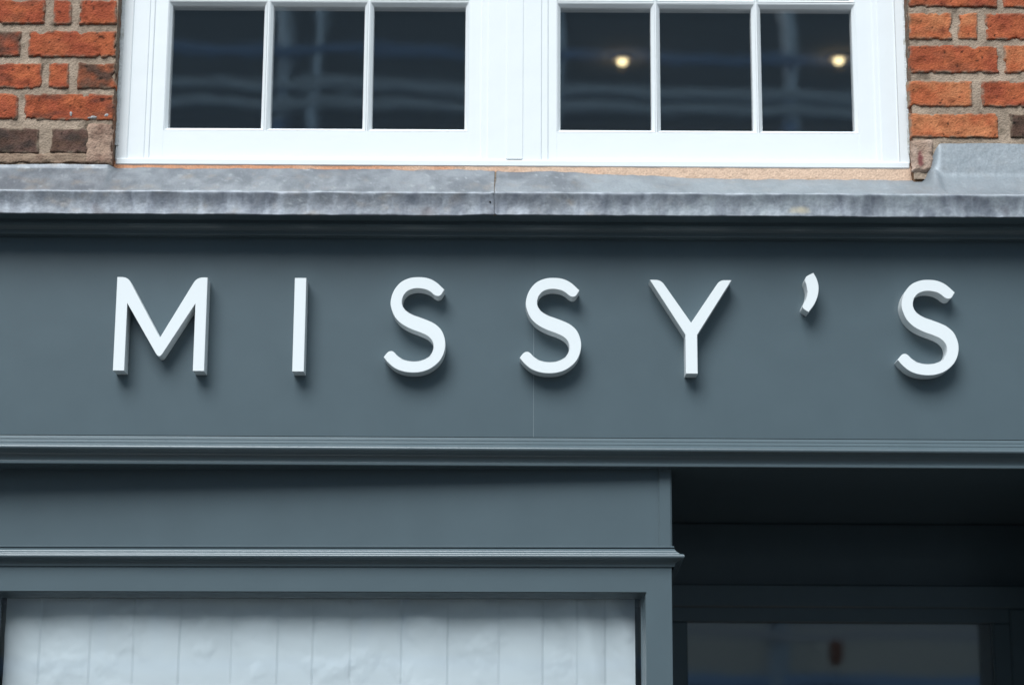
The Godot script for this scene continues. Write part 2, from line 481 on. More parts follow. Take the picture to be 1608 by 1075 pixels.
func build_curtain() -> void:
	# white sheet hung close behind the shop window, with pressed vertical creases and, by the door, a few slanting folds
	var edges := [-1.276, -1.185, -1.059, -0.949, -0.834, -0.704, -0.586, -0.499, -0.405, -0.278, -0.16, -0.034, 0.077, 0.163, 0.231, 0.306]
	var a := deg_to_rad(1.95)
	var root := base("window_curtain", Vector3(0.398, 0.62, -0.020), "white creased cloth sheet hung inside the shop window", "curtain")
	root.rotation.y = -a
	var loc := []
	for e in edges: loc.append((e - 0.397) / cos(a))
	var x0: float = loc[0]
	var x1: float = loc[loc.size() - 1]
	var f := func(u: float, v: float) -> Vector3:
		var x := lerpf(x0, x1, u)
		var y := lerpf(0.0, 1.52, v)
		var z := -0.094
		for k in loc.size() - 1:
			if x >= loc[k] and x <= loc[k + 1]:
				var t: float = (x - loc[k]) / (loc[k + 1] - loc[k])
				var w: float = loc[k + 1] - loc[k]
				z += sin(PI * t) * (0.0035 if k % 2 else 0.0012) + (0.0028 + 0.0016 * sin(k * 2.3)) * (t - 0.5)
				# each crease was pressed its own way: some stand out, some go in, some have nearly gone
				var c0 := 0.0017 * fbm(k * 3.7, y * 0.4, 1.0, 1.3)
				var c1 := 0.0017 * fbm((k + 1) * 3.7, y * 0.4, 1.0, 1.3)
				z += c0 * exp(-t * w / 0.0055) + c1 * exp(-(1.0 - t) * w / 0.0055)
		z += 0.006 * fbm(x, y * 0.35, 2.0, 2.2) + 0.0022 * fbm(x + y * 0.6, y, 7.0, 7.0)
		var near := smoothstep(-0.42, -0.16, x)
		z += near * 0.006 * sin((x * 1.0 + y * 0.32) * 62.0) * (0.6 + 0.6 * fbm(x, y, 1.0, 3.0))
		z += 0.010 * pow(maxf(0.0, fbm(x * 0.8 - y, y * 0.7 + x, 4.0, 5.0)), 1.5)
		return Vector3(x, y, z)
	var g := func(p: Vector3, _u: float, _v: float) -> Color:
		var t: float = 0.95 + 0.05 * fbm(p.x, p.y, 3.0, 4.0)
		return Color(t, t, t)
	put("cloth", sheet(520, 300, f, g, Vector3(0, 0, 1)), M.cloth, root)
	put("curtain_rail", box_mesh(Vector3(x0 - 0.01, 1.50, -0.125), Vector3(x1 - 0.01, 1.535, -0.108), 0.003), M.white, root)

# ---------------------------------------------------------------- lead

func build_lead() -> void:
	var root := base("lead_flashing", Vector3(0, 3.036, 0.1), "grey weathered lead flashing laid over the cornice below the white window", "flashing")
	var o := Vector3(0, -3.036, -0.1)
	for run in [[-2.5, -0.0470, 0.0, 0.0], [-0.0485, 1.40, 0.0035, 1.0], [1.396, 2.5, 0.006, 2.0], [-0.0490, -0.0415, -0.0012, 3.0]]:
		var xa: float = run[0]
		var xb: float = run[1]
		var proud: float = run[2]
		var sd: float = run[3]
		var nx := int((xb - xa) / 0.0045)
		var f := func(u: float, v: float) -> Vector3:
			var x := lerpf(xa + (0.0050 * (1.0 - smoothstep(0.30, 0.50, v)) if sd == 1.0 else 0.0), xb, u)
			var on_left := smoothstep(-1.018, -1.034, x)
			var on_right := smoothstep(1.045, 1.095, x)
			var ty := 3.1955 + (3.171 - 3.1955) * clampf((x + 0.05) / 0.6, 0.0, 1.0) + 0.0035 * fbm(x, 0, 1.0 + sd, 5.0) + 0.003 * fbm(x, 0, 2.0 + sd, 16.0)
			ty -= 0.006 * smoothstep(-0.06, -0.02, x) * (1.0 - smoothstep(0.0, 0.08, x))
			var tz := -0.030
			var left_y := 3.193 + 0.003 * fbm(x, 0, 8.0, 6.0)
			var right_y := 3.2585 + 0.003 * fbm(x, 0, 9.0, 7.0)
			ty = lerpf(lerpf(ty, left_y, on_left), right_y, on_right)
			tz = lerpf(lerpf(tz, 0.006, on_left), 0.007, on_right)
			var ky := lerpf(lerpf(ty - 0.004, 3.182, on_left), 3.170, on_right)
			var kz := lerpf(lerpf(tz + 0.006, 0.010, on_left), 0.016, on_right)
			var ny := 3.0906 + 0.0012 * fbm(x, 0, 3.0 + sd, 3.0) + 0.0008 * fbm(x, 0, 5.0, 20.0) - 0.0015 * proud / 0.0035
			var nz := 0.114 + 0.002 * fbm(x, 0, 4.0 + sd, 4.0)
			var by := 3.0298 + 0.0010 * fbm(x, 0, 6.0 + sd, 4.5) + 0.0008 * fbm(x, 0, 6.0, 30.0)
			if x > -0.16 and x < -0.04: by += 0.0025 * smoothstep(-0.16, -0.06, x)
			var p: Vector2
			if v < 0.22: p = Vector2(tz, ty).lerp(Vector2(kz, ky), v / 0.22)
			elif v < 0.52:
				var t := (v - 0.22) / 0.30
				p = Vector2(kz, ky).lerp(Vector2(nz, ny + 0.004), t)
				p.y -= on_right * 0.012 * sin(PI * t)
				p += Vector2(0.0035, 0.004) * (fbm(x, t * 0.12, 11.0 + sd, 9.0) * sin(PI * t))
			elif v < 0.60:
				var ang := lerpf(58.0, 0.0, (v - 0.52) / 0.08)
				p = Vector2(nz - 0.003 + cos(deg_to_rad(ang)) * 0.0075, ny - 0.003 + sin(deg_to_rad(ang)) * 0.0072)
			elif v < 0.93:
				var t := (v - 0.60) / 0.33
				p = Vector2(nz + 0.0045, ny - 0.003).lerp(Vector2(nz + 0.006, by), t)
				p.x += 0.0018 * fbm(x, t * 0.05, 13.0 + sd, 9.0) - 0.003 * sin(PI * t)
			else:
				p = Vector2(nz + 0.006, by).lerp(Vector2(nz + 0.0005, by + 0.001), (v - 0.93) / 0.07)
			var lift := proud
			if sd == 1.0: lift = lerpf(-0.002, proud, smoothstep(0.0, 0.004, (xb - xa) * u))
			if sd == 0.0: lift = lerpf(0.0, 0.0022, smoothstep(0.012, 0.0, xb - x)) if v < 0.6 else 0.0
			return Vector3(x, p.y + lift * 0.5, p.x + lift) + o
		var g := func(p: Vector3, _u: float, v: float) -> Color:
			var x := p.x
			var y := p.y
			var n := fbm(x, y * 1.2, 20.0, 7.0)
			var n2 := fbm(x, y, 24.0, 26.0)
			var c := Color(0.175, 0.188, 0.210)
			c = mixc(c, Color(0.285, 0.30, 0.325), 0.45 + 1.3 * n + 0.8 * n2)
			c = mixc(c, Color(0.30, 0.265, 0.24), 1.7 * fbm(x, y * 1.5, 28.0, 13.0) - 0.35)
			c = mixc(c, Color(0.42, 0.44, 0.46), 2.4 * fbm(x, y * 1.8, 29.0, 34.0) - 0.75)
			c = mixc(c, Color(0.36, 0.40, 0.43), smoothstep(0.0, 0.5, x + 0.3 * n) * 0.6)
			if v > 0.55:
				# run marks of white and dark oxide down the drip
				var run_ := fbm(x, y * 0.45, 31.0, 26.0)
				c = mixc(c, Color(0.125, 0.138, 0.168), 0.45 + 0.7 * run_ + 1.0 * n)
				c = mixc(c, Color(0.34, 0.365, 0.41), 1.3 * fbm(x, y * 0.35, 37.0, 24.0) - 0.05)
				c = mixc(c, Color(0.10, 0.085, 0.09), 1.8 * fbm(x, y, 43.0, 9.0) - 0.6)
			# the bent edge is rubbed bright
			var rub := exp(-pow((v - 0.555) / 0.028, 2.0)) * (0.55 + 1.0 * fbm(x, 0, 47.0, 18.0))
			c = mixc(c, Color(0.50, 0.53, 0.57), rub)
			# a pale smear of mortar on the drip
			var smear := 1.0 - Vector2((x - 0.715) / 0.03, (y - 0.0125) / 0.013).length() + 0.5 * n2
			if v > 0.58: c = mixc(c, Color(0.42, 0.38, 0.30), smear * 1.3)
			return c
		if sd == 3.0:
			var jc := func(p: Vector3, _u: float, _v: float) -> Color:
				return mixc(Color(0.34, 0.25, 0.17), Color(0.12, 0.10, 0.08), 0.4 + 1.6 * fbm(p.x, p.y, 5.0, 60.0))
			put("joint_mortar", sheet(6, 46, f, jc, Vector3(0, 0.3, 1)), M.brick, root)
		else:
			put("lead_sheet", sheet(nx, 46, f, g, Vector3(0, 0.3, 1)), M.lead, root)
	# fixing nail beside the joint
	var nail := SphereMesh.new()
	nail.radius = 0.0022
	nail.height = 0.0036
	nail.radial_segments = 10
	nail.rings = 5
	put("nail", nail, M.nail, root, Vector3(-0.0565, 0.031, 0.0195))

# ---------------------------------------------------------------- brickwork

func brick_mesh(w: float, h: float, sd: float, a: Color, b: Color, soot: float, step: float) -> ArrayMesh:
	var nx := maxi(4, int(w / step))
	var ny := maxi(3, int(h / step))
	var skirt := 0.016
	var f := func(u: float, v: float) -> Vector3:
		var x := (u - 0.5) * w
		var y := (v - 0.5) * h
		var r := 0.004
		var q := Vector2(maxf(absf(x) - w / 2.0 + r, 0.0), maxf(absf(y) - h / 2.0 + r, 0.0))
		var e := r - q.length() if q.length() > 0.0 else minf(w / 2.0 - absf(x), h / 2.0 - absf(y))
		e -= maxf(0.0, fbm(x, y, sd, 22.0) - 0.12) * 0.020
		var t := clampf((e + 0.0002) / 0.0035, 0.0, 1.0)
		var z := -skirt + skirt * sqrt(1.0 - (1.0 - t) * (1.0 - t))
		z += t * (0.0030 * fbm(x, y, sd + 3.0, 9.0) + 0.0016 * fbm(x, y, sd + 5.0, 45.0))
		z -= t * 0.0020 * smoothstep(0.40, 0.62, fbm(x, y, sd + 9.0, 60.0))
		return Vector3(x + 0.0042 * fbm(x, y, sd + 1.0, 16.0), y + 0.0042 * fbm(x, y, sd + 2.0, 16.0), z)
	var g := func(p: Vector3, _u: float, _v: float) -> Color:
		var x := p.x
		var y := p.y
		var c := mixc(a, b, 0.5 + 1.5 * fbm(x, y * 1.3, sd + 12.0, 11.0))
		c = mixc(c, c * 1.28, 1.6 * fbm(x, y, sd + 15.0, 34.0))
		c = mixc(c, c * 0.62, 2.0 * fbm(x, y * 1.4, sd + 17.0, 24.0) - 0.15)
		c = mixc(c, Color(0.055, 0.045, 0.04), soot * smoothstep(0.0, 0.5, fbm(x * 0.7, y * 1.5, sd + 19.0, 14.0) + 0.08 * soot))
		c = mixc(c, Color(0.03, 0.022, 0.018), smoothstep(0.42, 0.58, fbm(x, y, sd + 9.0, 60.0)))
		c = mixc(c, Color(0.02, 0.016, 0.014), smoothstep(0.50, 0.60, fbm(x, y, sd + 29.0, 26.0)) * 0.8)
		# mortar dragged over the arrises
		var e := minf(w / 2.0 - absf(x), h / 2.0 - absf(y))
		c = mixc(c, Color(0.30, 0.235, 0.175), (0.6 + 1.6 * fbm(x, y, sd + 23.0, 34.0)) * (1.0 - smoothstep(0.001, 0.010, e)))
		return c
	return sheet(nx, ny, f, g, Vector3(0, 0, 1))

func build_wall() -> void:
	var wall := base("brick_wall", Vector3(0, 3.0, -0.15), "old orange brick wall with beige mortar either side of the white window", "wall")
	var o := Vector3(0, -3.0, 0.15)
	var orange := Color(0.49, 0.132, 0.058)
	var red := Color(0.38, 0.090, 0.046)
	var brown := Color(0.115, 0.066, 0.048)
	var purple := Color(0.145, 0.085, 0.068)
	var pale := Color(0.60, 0.22, 0.10)
	# [bottom, top, [[x0, x1, colour, colour, soot] ...]] read off the wall
	var left := [
		[3.575, 3.643, [[-1.410, -1.220, orange, red, 0.35], [-1.197, -1.151, red, red, 0.1], [-1.129, -1.033, orange, red, 0.1]]],
		[3.486, 3.557, [[-1.500, -1.278, red, brown, 0.3], [-1.258, -1.031, orange, red, 0.15]]],
		[3.400, 3.470, [[-1.420, -1.218, orange, red, 0.3], [-1.202, -1.148, orange, red, 0.2], [-1.128, -1.029, orange, brown, 0.3]]],
		[3.315, 3.386, [[-1.500, -1.275, orange, red, 0.1], [-1.260, -1.029, orange, red, 0.55]]],
		[3.226, 3.292, [[-1.440, -1.217, purple, brown, 0.7], [-1.186, -1.089, purple, brown, 0.7]]],
	]
	var right := [
		[3.636, 3.708, [[1.029, 1.260, red, orange, 0.4], [1.276, 1.500, orange, red, 0.1]]],
		[3.547, 3.620, [[1.027, 1.140, orange, pale, 0.25], [1.155, 1.206, orange, pale, 0.0], [1.226, 1.440, red, orange, 0.1]]],
		[3.456, 3.531, [[1.026, 1.258, red, orange, 0.25], [1.271, 1.500, orange, pale, 0.1]]],
		[3.364, 3.434, [[1.020, 1.183, pale, orange, 0.1], [1.210, 1.402, orange, red, 0.1]]],
		[3.280, 3.346, [[1.020, 1.248, pale, orange, 0.05], [1.278, 1.470, brown, purple, 0.4]]],
	]
	var rng := RandomNumberGenerator.new()
	rng.seed = 77
	var rest := begin(true)
	var k := 0
	for side in [-1, 1]:
		var rows: Array = left if side < 0 else right
		var step := 0.0865
		# courses carried on beyond the picture, upwards and sideways
		var top: float = rows[0][1]
		var y := top + 0.016
		var extra := []
		while y < 4.5:
			extra.append([y, y + 0.0705, []])
			y += step
		for row in rows + extra:
			var list: Array = row[2].duplicate()
			var edge := 1.03
			if list.size(): edge = absf(list[0][0]) if side < 0 else absf(list[list.size() - 1][1])
			if list.size(): edge += 0.013
			var header := extra.find(row) % 2 == 0
			while edge < 2.42:
				var wd := 0.105 if header else 0.226
				if not list.size() and header: wd = 0.105
				var c0: Color = [orange, orange, red, pale][rng.randi() % 4]
				var c1: Color = [red, orange, brown][rng.randi() % 3]
				var e1 := minf(edge + wd, 2.48)
				list.append([-e1 if side < 0 else edge, -edge if side < 0 else e1, c0, c1, rng.randf() * 0.4])
				edge = e1 + 0.013
				header = not header
			for b in list:
				k += 1
				var w: float = b[1] - b[0]
				var h: float = row[1] - row[0]
				var seen: bool = absf((b[0] + b[1]) / 2.0) < 1.5 and row[0] < 3.75
				var mesh := brick_mesh(w + 0.004, h + 0.004, k * 4.37, b[2], b[3], b[4], 0.0036 if seen else 0.011)
				var at := Vector3((b[0] + b[1]) / 2.0, (row[0] + row[1]) / 2.0, rng.randf_range(-0.0012, 0.0012)) + o
				put("brick", mesh, M.brick, wall, at)
	# mortar bed of the two piers
	for m in [[-2.5, -1.030, 3.17], [1.026, 2.5, 3.17]]:
		var xa: float = m[0]
		var xb: float = m[1]
		var ya: float = m[2]
		var f := func(u: float, v: float) -> Vector3:
			var x := lerpf(xa, xb, u)
			var y := lerpf(ya, 4.55, v)
			var z := -0.0050 + 0.0022 * fbm(x, y, 50.0, 14.0) + 0.0016 * fbm(x, y, 51.0, 60.0)
			if u < 0.0001 or u > 0.9999: z = -0.006
			return Vector3(x, y, z) + o
		var g := func(p: Vector3, _u: float, _v: float) -> Color:
			var c := Color(0.385, 0.295, 0.225)
			c = mixc(c, c * 1.35, 0.3 + 1.6 * fbm(p.x, p.y, 53.0, 10.0))
			c = mixc(c, Color(0.10, 0.075, 0.055), 1.8 * fbm(p.x, p.y, 57.0, 22.0) - 0.35)
			return c
		put("mortar", sheet(300, 300, f, g, Vector3(0, 0, 1)), M.brick, wall)
	# solid wall behind, with the reveals of the window opening
	for b in [[-2.5, -1.031, 3.0, 4.9], [1.027, 2.5, 3.0, 4.9]]:
		var m := Color(0.26, 0.15, 0.09)
		var st := begin()
		st.set_color(m)
		add_box(st, Vector3(b[0], b[2], -0.32) + o, Vector3(b[1], b[3], -0.012) + o, 0.003)
		put("wall_core", done(st), M.brick, wall)
	var lt := begin()
	lt.set_color(Color(0.30, 0.13, 0.07))
	add_box(lt, Vector3(-1.0305, 4.16, -0.32) + o, Vector3(1.0265, 4.9, -0.004) + o, 0.003)
	put("lintel", done(lt), M.brick, wall)
	# reveal edges: rough mortar and brick ends on the sides of the opening
	for x in [-1.0305, 1.0268]:
		var sgn := -1.0 if x < 0 else 1.0
		var f := func(u: float, v: float) -> Vector3:
			var y := lerpf(3.19, 4.2, v)
			var z := lerpf(-0.11, -0.002, u)
			return Vector3(x - sgn * (0.0015 + 0.0022 * fbm(0, y, z + sgn, 22.0) + 0.0015 * fbm(0, y, z, 60.0)) * (1.0 if u < 0.95 else 0.3), y, z) + o
		var g := func(p: Vector3, _u: float, _v: float) -> Color:
			var c := Color(0.20, 0.155, 0.12)
			return mixc(c, Color(0.22, 0.11, 0.07), 0.4 + 2.0 * fbm(0, p.y, p.z, 11.0))
		put("reveal", sheet(14, 260, f, g, Vector3(-sgn, 0, 0)), M.brick, wall)
	# pinkish mortar made good round the lower corners
	var patches := [
		[-1.098, -1.0275, 3.197, 3.309, 0.002, Color(0.46, 0.31, 0.235), Color(0.29, 0.18, 0.135)],
		[-1.50, -1.0285, 3.1945, 3.2285, 0.001, Color(0.36, 0.255, 0.185), Color(0.26, 0.17, 0.125)],
		[1.020, 1.0765, 3.187, 3.2735, 0.003, Color(0.56, 0.41, 0.33), Color(0.42, 0.29, 0.22)],
	]
	for i in patches.size():
		var p: Array = patches[i]
		var f := func(u: float, v: float) -> Vector3:
			var x := lerpf(p[0], p[1], u)
			var y := lerpf(p[2], p[3], v)
			var e := minf(minf(x - p[0], p[1] - x), minf(y - p[2], p[3] - y))
			e += 0.007 * fbm(x, y, 61.0 + i, 26.0)
			var t := clampf(e / 0.010, 0.0, 1.0)
			var z: float = -0.012 + (0.012 + p[4]) * sqrt(1.0 - (1.0 - t) * (1.0 - t))
			z += t * (0.004 * fbm(x, y, 63.0, 17.0) + 0.0018 * fbm(x, y, 66.0, 70.0))
			return Vector3(x + 0.003 * fbm(x, y, 3.0, 25.0), y + 0.003 * fbm(x, y, 5.0, 25.0), z) + o
		var g := func(q: Vector3, _u: float, _v: float) -> Color:
			var c := mixc(p[5], p[6], 0.35 + 1.6 * fbm(q.x, q.y, 70.0, 18.0))
			c = mixc(c, Color(0.05, 0.04, 0.035), 2.6 * fbm(q.x, q.y, 73.0, 30.0) - 1.0)
			if i == 2:
				var s := 1.0 - Vector2((q.x - 1.043) / 0.010, (q.y + 3.0 - 3.222) / 0.028).length() + 0.5 * fbm(q.x, q.y, 75.0, 60.0)
				c = mixc(c, Color(0.24, 0.09, 0.085), s * 1.6)
			return c
		put("mortar_patch", sheet(60, 60, f, g, Vector3(0, 0, 1)), M.brick, wall)
	# white lime spots left on the lowest orange brick
	for s in [[-1.079, 3.3225, 0.0075, 0.0038], [-1.0885, 3.3205, 0.006, 0.0025], [-1.046, 3.3275, 0.005, 0.004], [-1.138, 3.331, 0.003, 0.006]]:
		var st := begin(true)
		st.set_color(Color(0.5, 0.5, 0.5))
		for t in 14:
			var a0 := TAU * t / 14.0
			var a1 := TAU * (t + 1) / 14.0
			var r0 := 1.0 + 0.5 * fbm(cos(a0), sin(a0), s[0] * 50.0, 1.0)
			var r1 := 1.0 + 0.5 * fbm(cos(a1), sin(a1), s[0] * 50.0, 1.0)
			tri(st, Vector3(0, 0, 0.0022), Vector3(cos(a0) * s[2] * r0, sin(a0) * s[3] * r0, -0.002), Vector3(cos(a1) * s[2] * r1, sin(a1) * s[3] * r1, -0.002), Vector3(0, 0, 1))
		put("lime_spot", done(st), M.brick, wall, Vector3(s[0], s[1], 0.0015) + o)

# ---------------------------------------------------------------- first-floor window

func build_window() -> void:
	var w := base("twin_window", Vector3(0, 3.19, -0.07), "white painted twin window with three panes a row, set in the brick wall", "window")
	var o := Vector3(0, -3.19, 0.07)
	# outer frame: jambs with beads, mullion, sill, head
	for s in [-1.0, 1.0]:
		var j := func(a: float, b: float, z0: float, z1: float, called: String, r := 0.0015) -> void:
			box_part(called, o + Vector3(minf(s * a, s * b), 3.2205, z0), o + Vector3(maxf(s * a, s * b), 4.155, z1), M.white, w, r)
		j.call(1.0285, 0.9540, -0.14, -0.048, "jamb")
		j.call(1.0000, 0.9965, -0.06, -0.0450, "jamb_bead", 0.0015)
		j.call(0.9600, 0.9415, -0.14, -0.0503, "jamb_stop", 0.002)
	box_part("mullion", o + Vector3(-0.0665, 3.2205, -0.14), o + Vector3(-0.0150, 4.155, -0.047), M.white, w)
	box_part("mullion", o + Vector3(0.0225, 3.2205, -0.14), o + Vector3(0.0735, 4.155, -0.047), M.white, w)
	box_part("mullion_cover", o + Vector3(-0.0177, 3.2300, -0.13), o + Vector3(0.0255, 4.155, -0.0450), M.white, w, 0.0012)
	box_part("mullion_stop", o + Vector3(-0.0840, 3.2205, -0.138), o + Vector3(-0.0600, 4.155, -0.0500), M.white, w, 0.002)
	box_part("mullion_stop", o + Vector3(0.0680, 3.2205, -0.138), o + Vector3(0.0910, 4.155, -0.0500), M.white, w, 0.002)
	box_part("sill", o + Vector3(-1.0255, 3.2080, -0.14), o + Vector3(1.0240, 3.2262, -0.040), M.white, w, 0.003)
	box_part("head", o + Vector3(-1.0255, 4.1555, -0.14), o + Vector3(1.0240, 4.20, -0.046), M.white, w)
	var cols := [[[-0.8980, -0.6560], [-0.6320, -0.3920], [-0.3680, -0.1265]], [[0.1230, 0.3605], [0.3840, 0.6250], [0.6490, 0.8890]]]
	var ends := [[-0.9460, -0.0800], [0.0870, 0.9460]]
	var rows := [[3.3155, 3.6535], [3.6775, 4.0155]]
	for k in 2:
		var sx0: float = ends[k][0]
		var sx1: float = ends[k][1]
		var sash := Node3D.new()
		sash.name = "sash"
		w.add_child(sash, true)
		var zf := -0.0535
		var zb := -0.125
		var bw := 0.0085
		var c: Array = cols[k]
		box_part("stile", o + Vector3(sx0, 3.2215, zb), o + Vector3(c[0][0] - bw, 4.15, zf), M.white, sash)
		box_part("stile", o + Vector3(c[2][1] + bw, 3.2215, zb), o + Vector3(sx1, 4.15, zf), M.white, sash)
		box_part("bottom_rail", o + Vector3(c[0][0] - bw - 0.004, 3.2215, zb), o + Vector3(c[2][1] + bw + 0.004, rows[0][0] - bw, zf - 0.0005), M.white, sash)
		box_part("top_rail", o + Vector3(c[0][0] - bw - 0.004, rows[1][1] + bw, zb), o + Vector3(c[2][1] + bw + 0.004, 4.15, zf - 0.0005), M.white, sash)
		for i in 2:
			box_part("glazing_bar", o + Vector3(c[i][1] + bw, rows[0][0] - bw - 0.004, -0.115), o + Vector3(c[i + 1][0] - bw, rows[1][1] + bw + 0.004, zf - 0.0012), M.white, sash, 0.002)
		for i in 3:
			box_part("glazing_bar", o + Vector3(c[i][0] - bw - 0.002, rows[0][1] + bw, -0.115), o + Vector3(c[i][1] + bw + 0.002, rows[1][0] - bw, zf - 0.0018), M.white, sash, 0.002)
			for r in rows:
				var x0: float = c[i][0] - bw
				var x1: float = c[i][1] + bw
				var y0: float = r[0] - bw
				var y1: float = r[1] + bw
				var st := begin()
				var prof := []
				for q in [[0.0, -0.0542], [0.0012, -0.0546], [0.0075, -0.0632], [0.0085, -0.0650], [0.0085, -0.098], [0.0, -0.1]]:
					prof.append(Vector2(q[0], q[1]))
				frame_loop(st, x0, y0, x1, y1, prof)
				var bead := put("glazing_bead", done(st), M.white, sash, o)
				bead.position = o
				put("pane", pane_mesh(x1 - x0 - 0.014, y1 - y0 - 0.014, 0.016, 0.00042 if k == 0 else 0.00022, 1.7 * i + 11.0 * k + r[0]), M.glass, sash, o + Vector3((x0 + x1) / 2.0, (y0 + y1) / 2.0, -0.0760))
	# sealant squeezed between frame and brick
	for s in [-1.0, 1.0]:
		var f := func(u: float, v: float) -> Vector3:
			var y := lerpf(3.262 if s < 0 else 3.25, 4.18, v)
			var x0 := 1.0310 + 0.002 * fbm(0, y, s * 3.0, 14.0) + 0.002 * fbm(0, y, s * 5.0, 50.0)
			var x := lerpf(x0, 1.0210 + 0.002 * fbm(0, y, 4.0, 9.0), u)
			return Vector3(s * x, y, lerpf(-0.0435, -0.0475, u * u) + 0.0015 * fbm(x, y, 9.0, 40.0)) + o
		var g := func(p: Vector3, _u: float, _v: float) -> Color:
			var c := Color(0.80, 0.81, 0.81)
			return mixc(c, Color(0.48, 0.45, 0.38), 2.2 * fbm(p.x, p.y, 3.0, 24.0) - 0.6 + 0.9 * (1.0 - smoothstep(0.06, 0.16, p.y)))
		put("sealant", sheet(8, 200, f, g, Vector3(0, 0, 1)), M.brick, w)
	# bed of pale peach mortar under the sill
	var bed := func(u: float, v: float) -> Vector3:
		var x := lerpf(-1.04, 1.045, u)
		var y1 := 3.2195 - 0.004 * smoothstep(0.3, 0.8, x) + 0.0012 * fbm(x, 0, 4.0, 9.0)
		var y := lerpf(y1, 3.150, v)
		return Vector3(x, y, lerpf(-0.0445, -0.0325, v) + 0.0018 * fbm(x, y, 2.0, 16.0)) + o
	var bed_c := func(p: Vector3, _u: float, _v: float) -> Color:
		var c := mixc(Color(0.76, 0.37, 0.22), Color(0.78, 0.55, 0.41), smoothstep(-0.8, 0.25, p.x + 0.6 * fbm(p.x, p.y, 1.0, 6.0)))
		c = mixc(c, c * 0.7, 2.0 * fbm(p.x, p.y, 80.0, 40.0) - 0.4)
		return c
	put("mortar_bed", sheet(420, 10, bed, bed_c, Vector3(0, 0.2, 1)), M.brick, w)

# ---------------------------------------------------------------- rooms behind the glass

func structure(called: String, lo: Vector3, hi: Vector3, m: Material) -> MeshInstance3D:
	var o := box_part(called, lo, hi, m)
	o.set_meta("kind", "structure")
	return o

func build_rooms() -> void:
	# first floor
	structure("room_ceiling", Vector3(-2.48, 5.06, -5.2), Vector3(2.48, 5.2, -0.33), M.plaster)
	structure("room_floor", Vector3(-2.48, 2.55, -5.2), Vector3(2.48, 2.75, -0.33), M.boards)
	structure("room_wall", Vector3(-2.48, 2.7, -5.35), Vector3(2.48, 5.12, -5.19), M.plaster)
	structure("room_wall", Vector3(-2.495, 2.5, -5.36), Vector3(-2.46, 5.21, -0.325), M.plaster)
	structure("room_wall", Vector3(2.46, 2.5, -5.36), Vector3(2.495, 5.21, -0.325), M.plaster)
	structure("room_wall", Vector3(-1.1, 2.7, -0.325), Vector3(1.1, 3.2, -0.17), M.plaster)
	structure("upper_wall", Vector3(-2.498, 4.91, -0.33), Vector3(2.498, 6.4, -0.02), M.render)
	# ground floor shop
	structure("shop_floor", Vector3(-2.48, -0.02, -5.2), Vector3(2.48, 0.0, -0.2), M.boards)
	structure("shop_wall", Vector3(-2.48, -0.01, -5.35), Vector3(2.48, 2.6, -5.19), M.plaster)
	structure("shop_wall", Vector3(-2.495, -0.01, -5.37), Vector3(-2.46, 2.6, -0.28), M.plaster)
	structure("shop_wall", Vector3(2.46, -0.01, -5.37), Vector3(2.495, 2.6, -0.28), M.plaster)
	structure("shop_wall", Vector3(1.59, -0.01, -1.25), Vector3(2.48, 2.6, -1.1), M.plaster)
	for p in [[Vector3(0.5145, 5.06, -4.23), "small lit ceiling lamp seen through the pane beside the white mullion"], [Vector3(1.535, 5.06, -4.20), "small lit ceiling lamp seen through the pane at the far jamb from the mullion"]]:
		var l := base("ceiling_lamp", p[0], p[1], "lamp", "lit lamps on the room ceiling")
		var rim := CylinderMesh.new()
		rim.top_radius = 0.05
		rim.bottom_radius = 0.046
		rim.height = 0.012
		put("rim", rim, M.chrome, l, Vector3(0, -0.006, 0))
		var sp := SphereMesh.new()
		sp.radius = 0.024
		sp.height = 0.036
		put("bulb", sp, M.bulb, l, Vector3(0, -0.022, 0))
		var om := OmniLight3D.new()
		om.name = "glow"
		om.light_color = Color(1.0, 0.80, 0.5)
		om.light_energy = 0.0015
		om.light_size = 0.03
		om.omni_range = 8.0
		om.omni_attenuation = 2.0
		om.shadow_enabled = true
		om.position = Vector3(0, -0.03, 0)
		l.add_child(om)

# ---------------------------------------------------------------- the street that the glass mirrors

func tube(st: SurfaceTool, a: Vector3, b: Vector3, r: float, n := 8) -> void:
	var d := (b - a).normalized()
	var s := d.cross(Vector3.UP if absf(d.y) < 0.9 else Vector3.RIGHT).normalized()
	var t := d.cross(s)
	for i in n:
		var a0 := TAU * i / n
		var a1 := TAU * (i + 1) / n
		var p := s * cos(a0) + t * sin(a0)
		var q := s * cos(a1) + t * sin(a1)
		quad(st, a + p * r, a + q * r, b + q * r, b + p * r, p + q)
		tri(st, a, a + p * r, a + q * r, -d)
		tri(st, b, b + p * r, b + q * r, d)

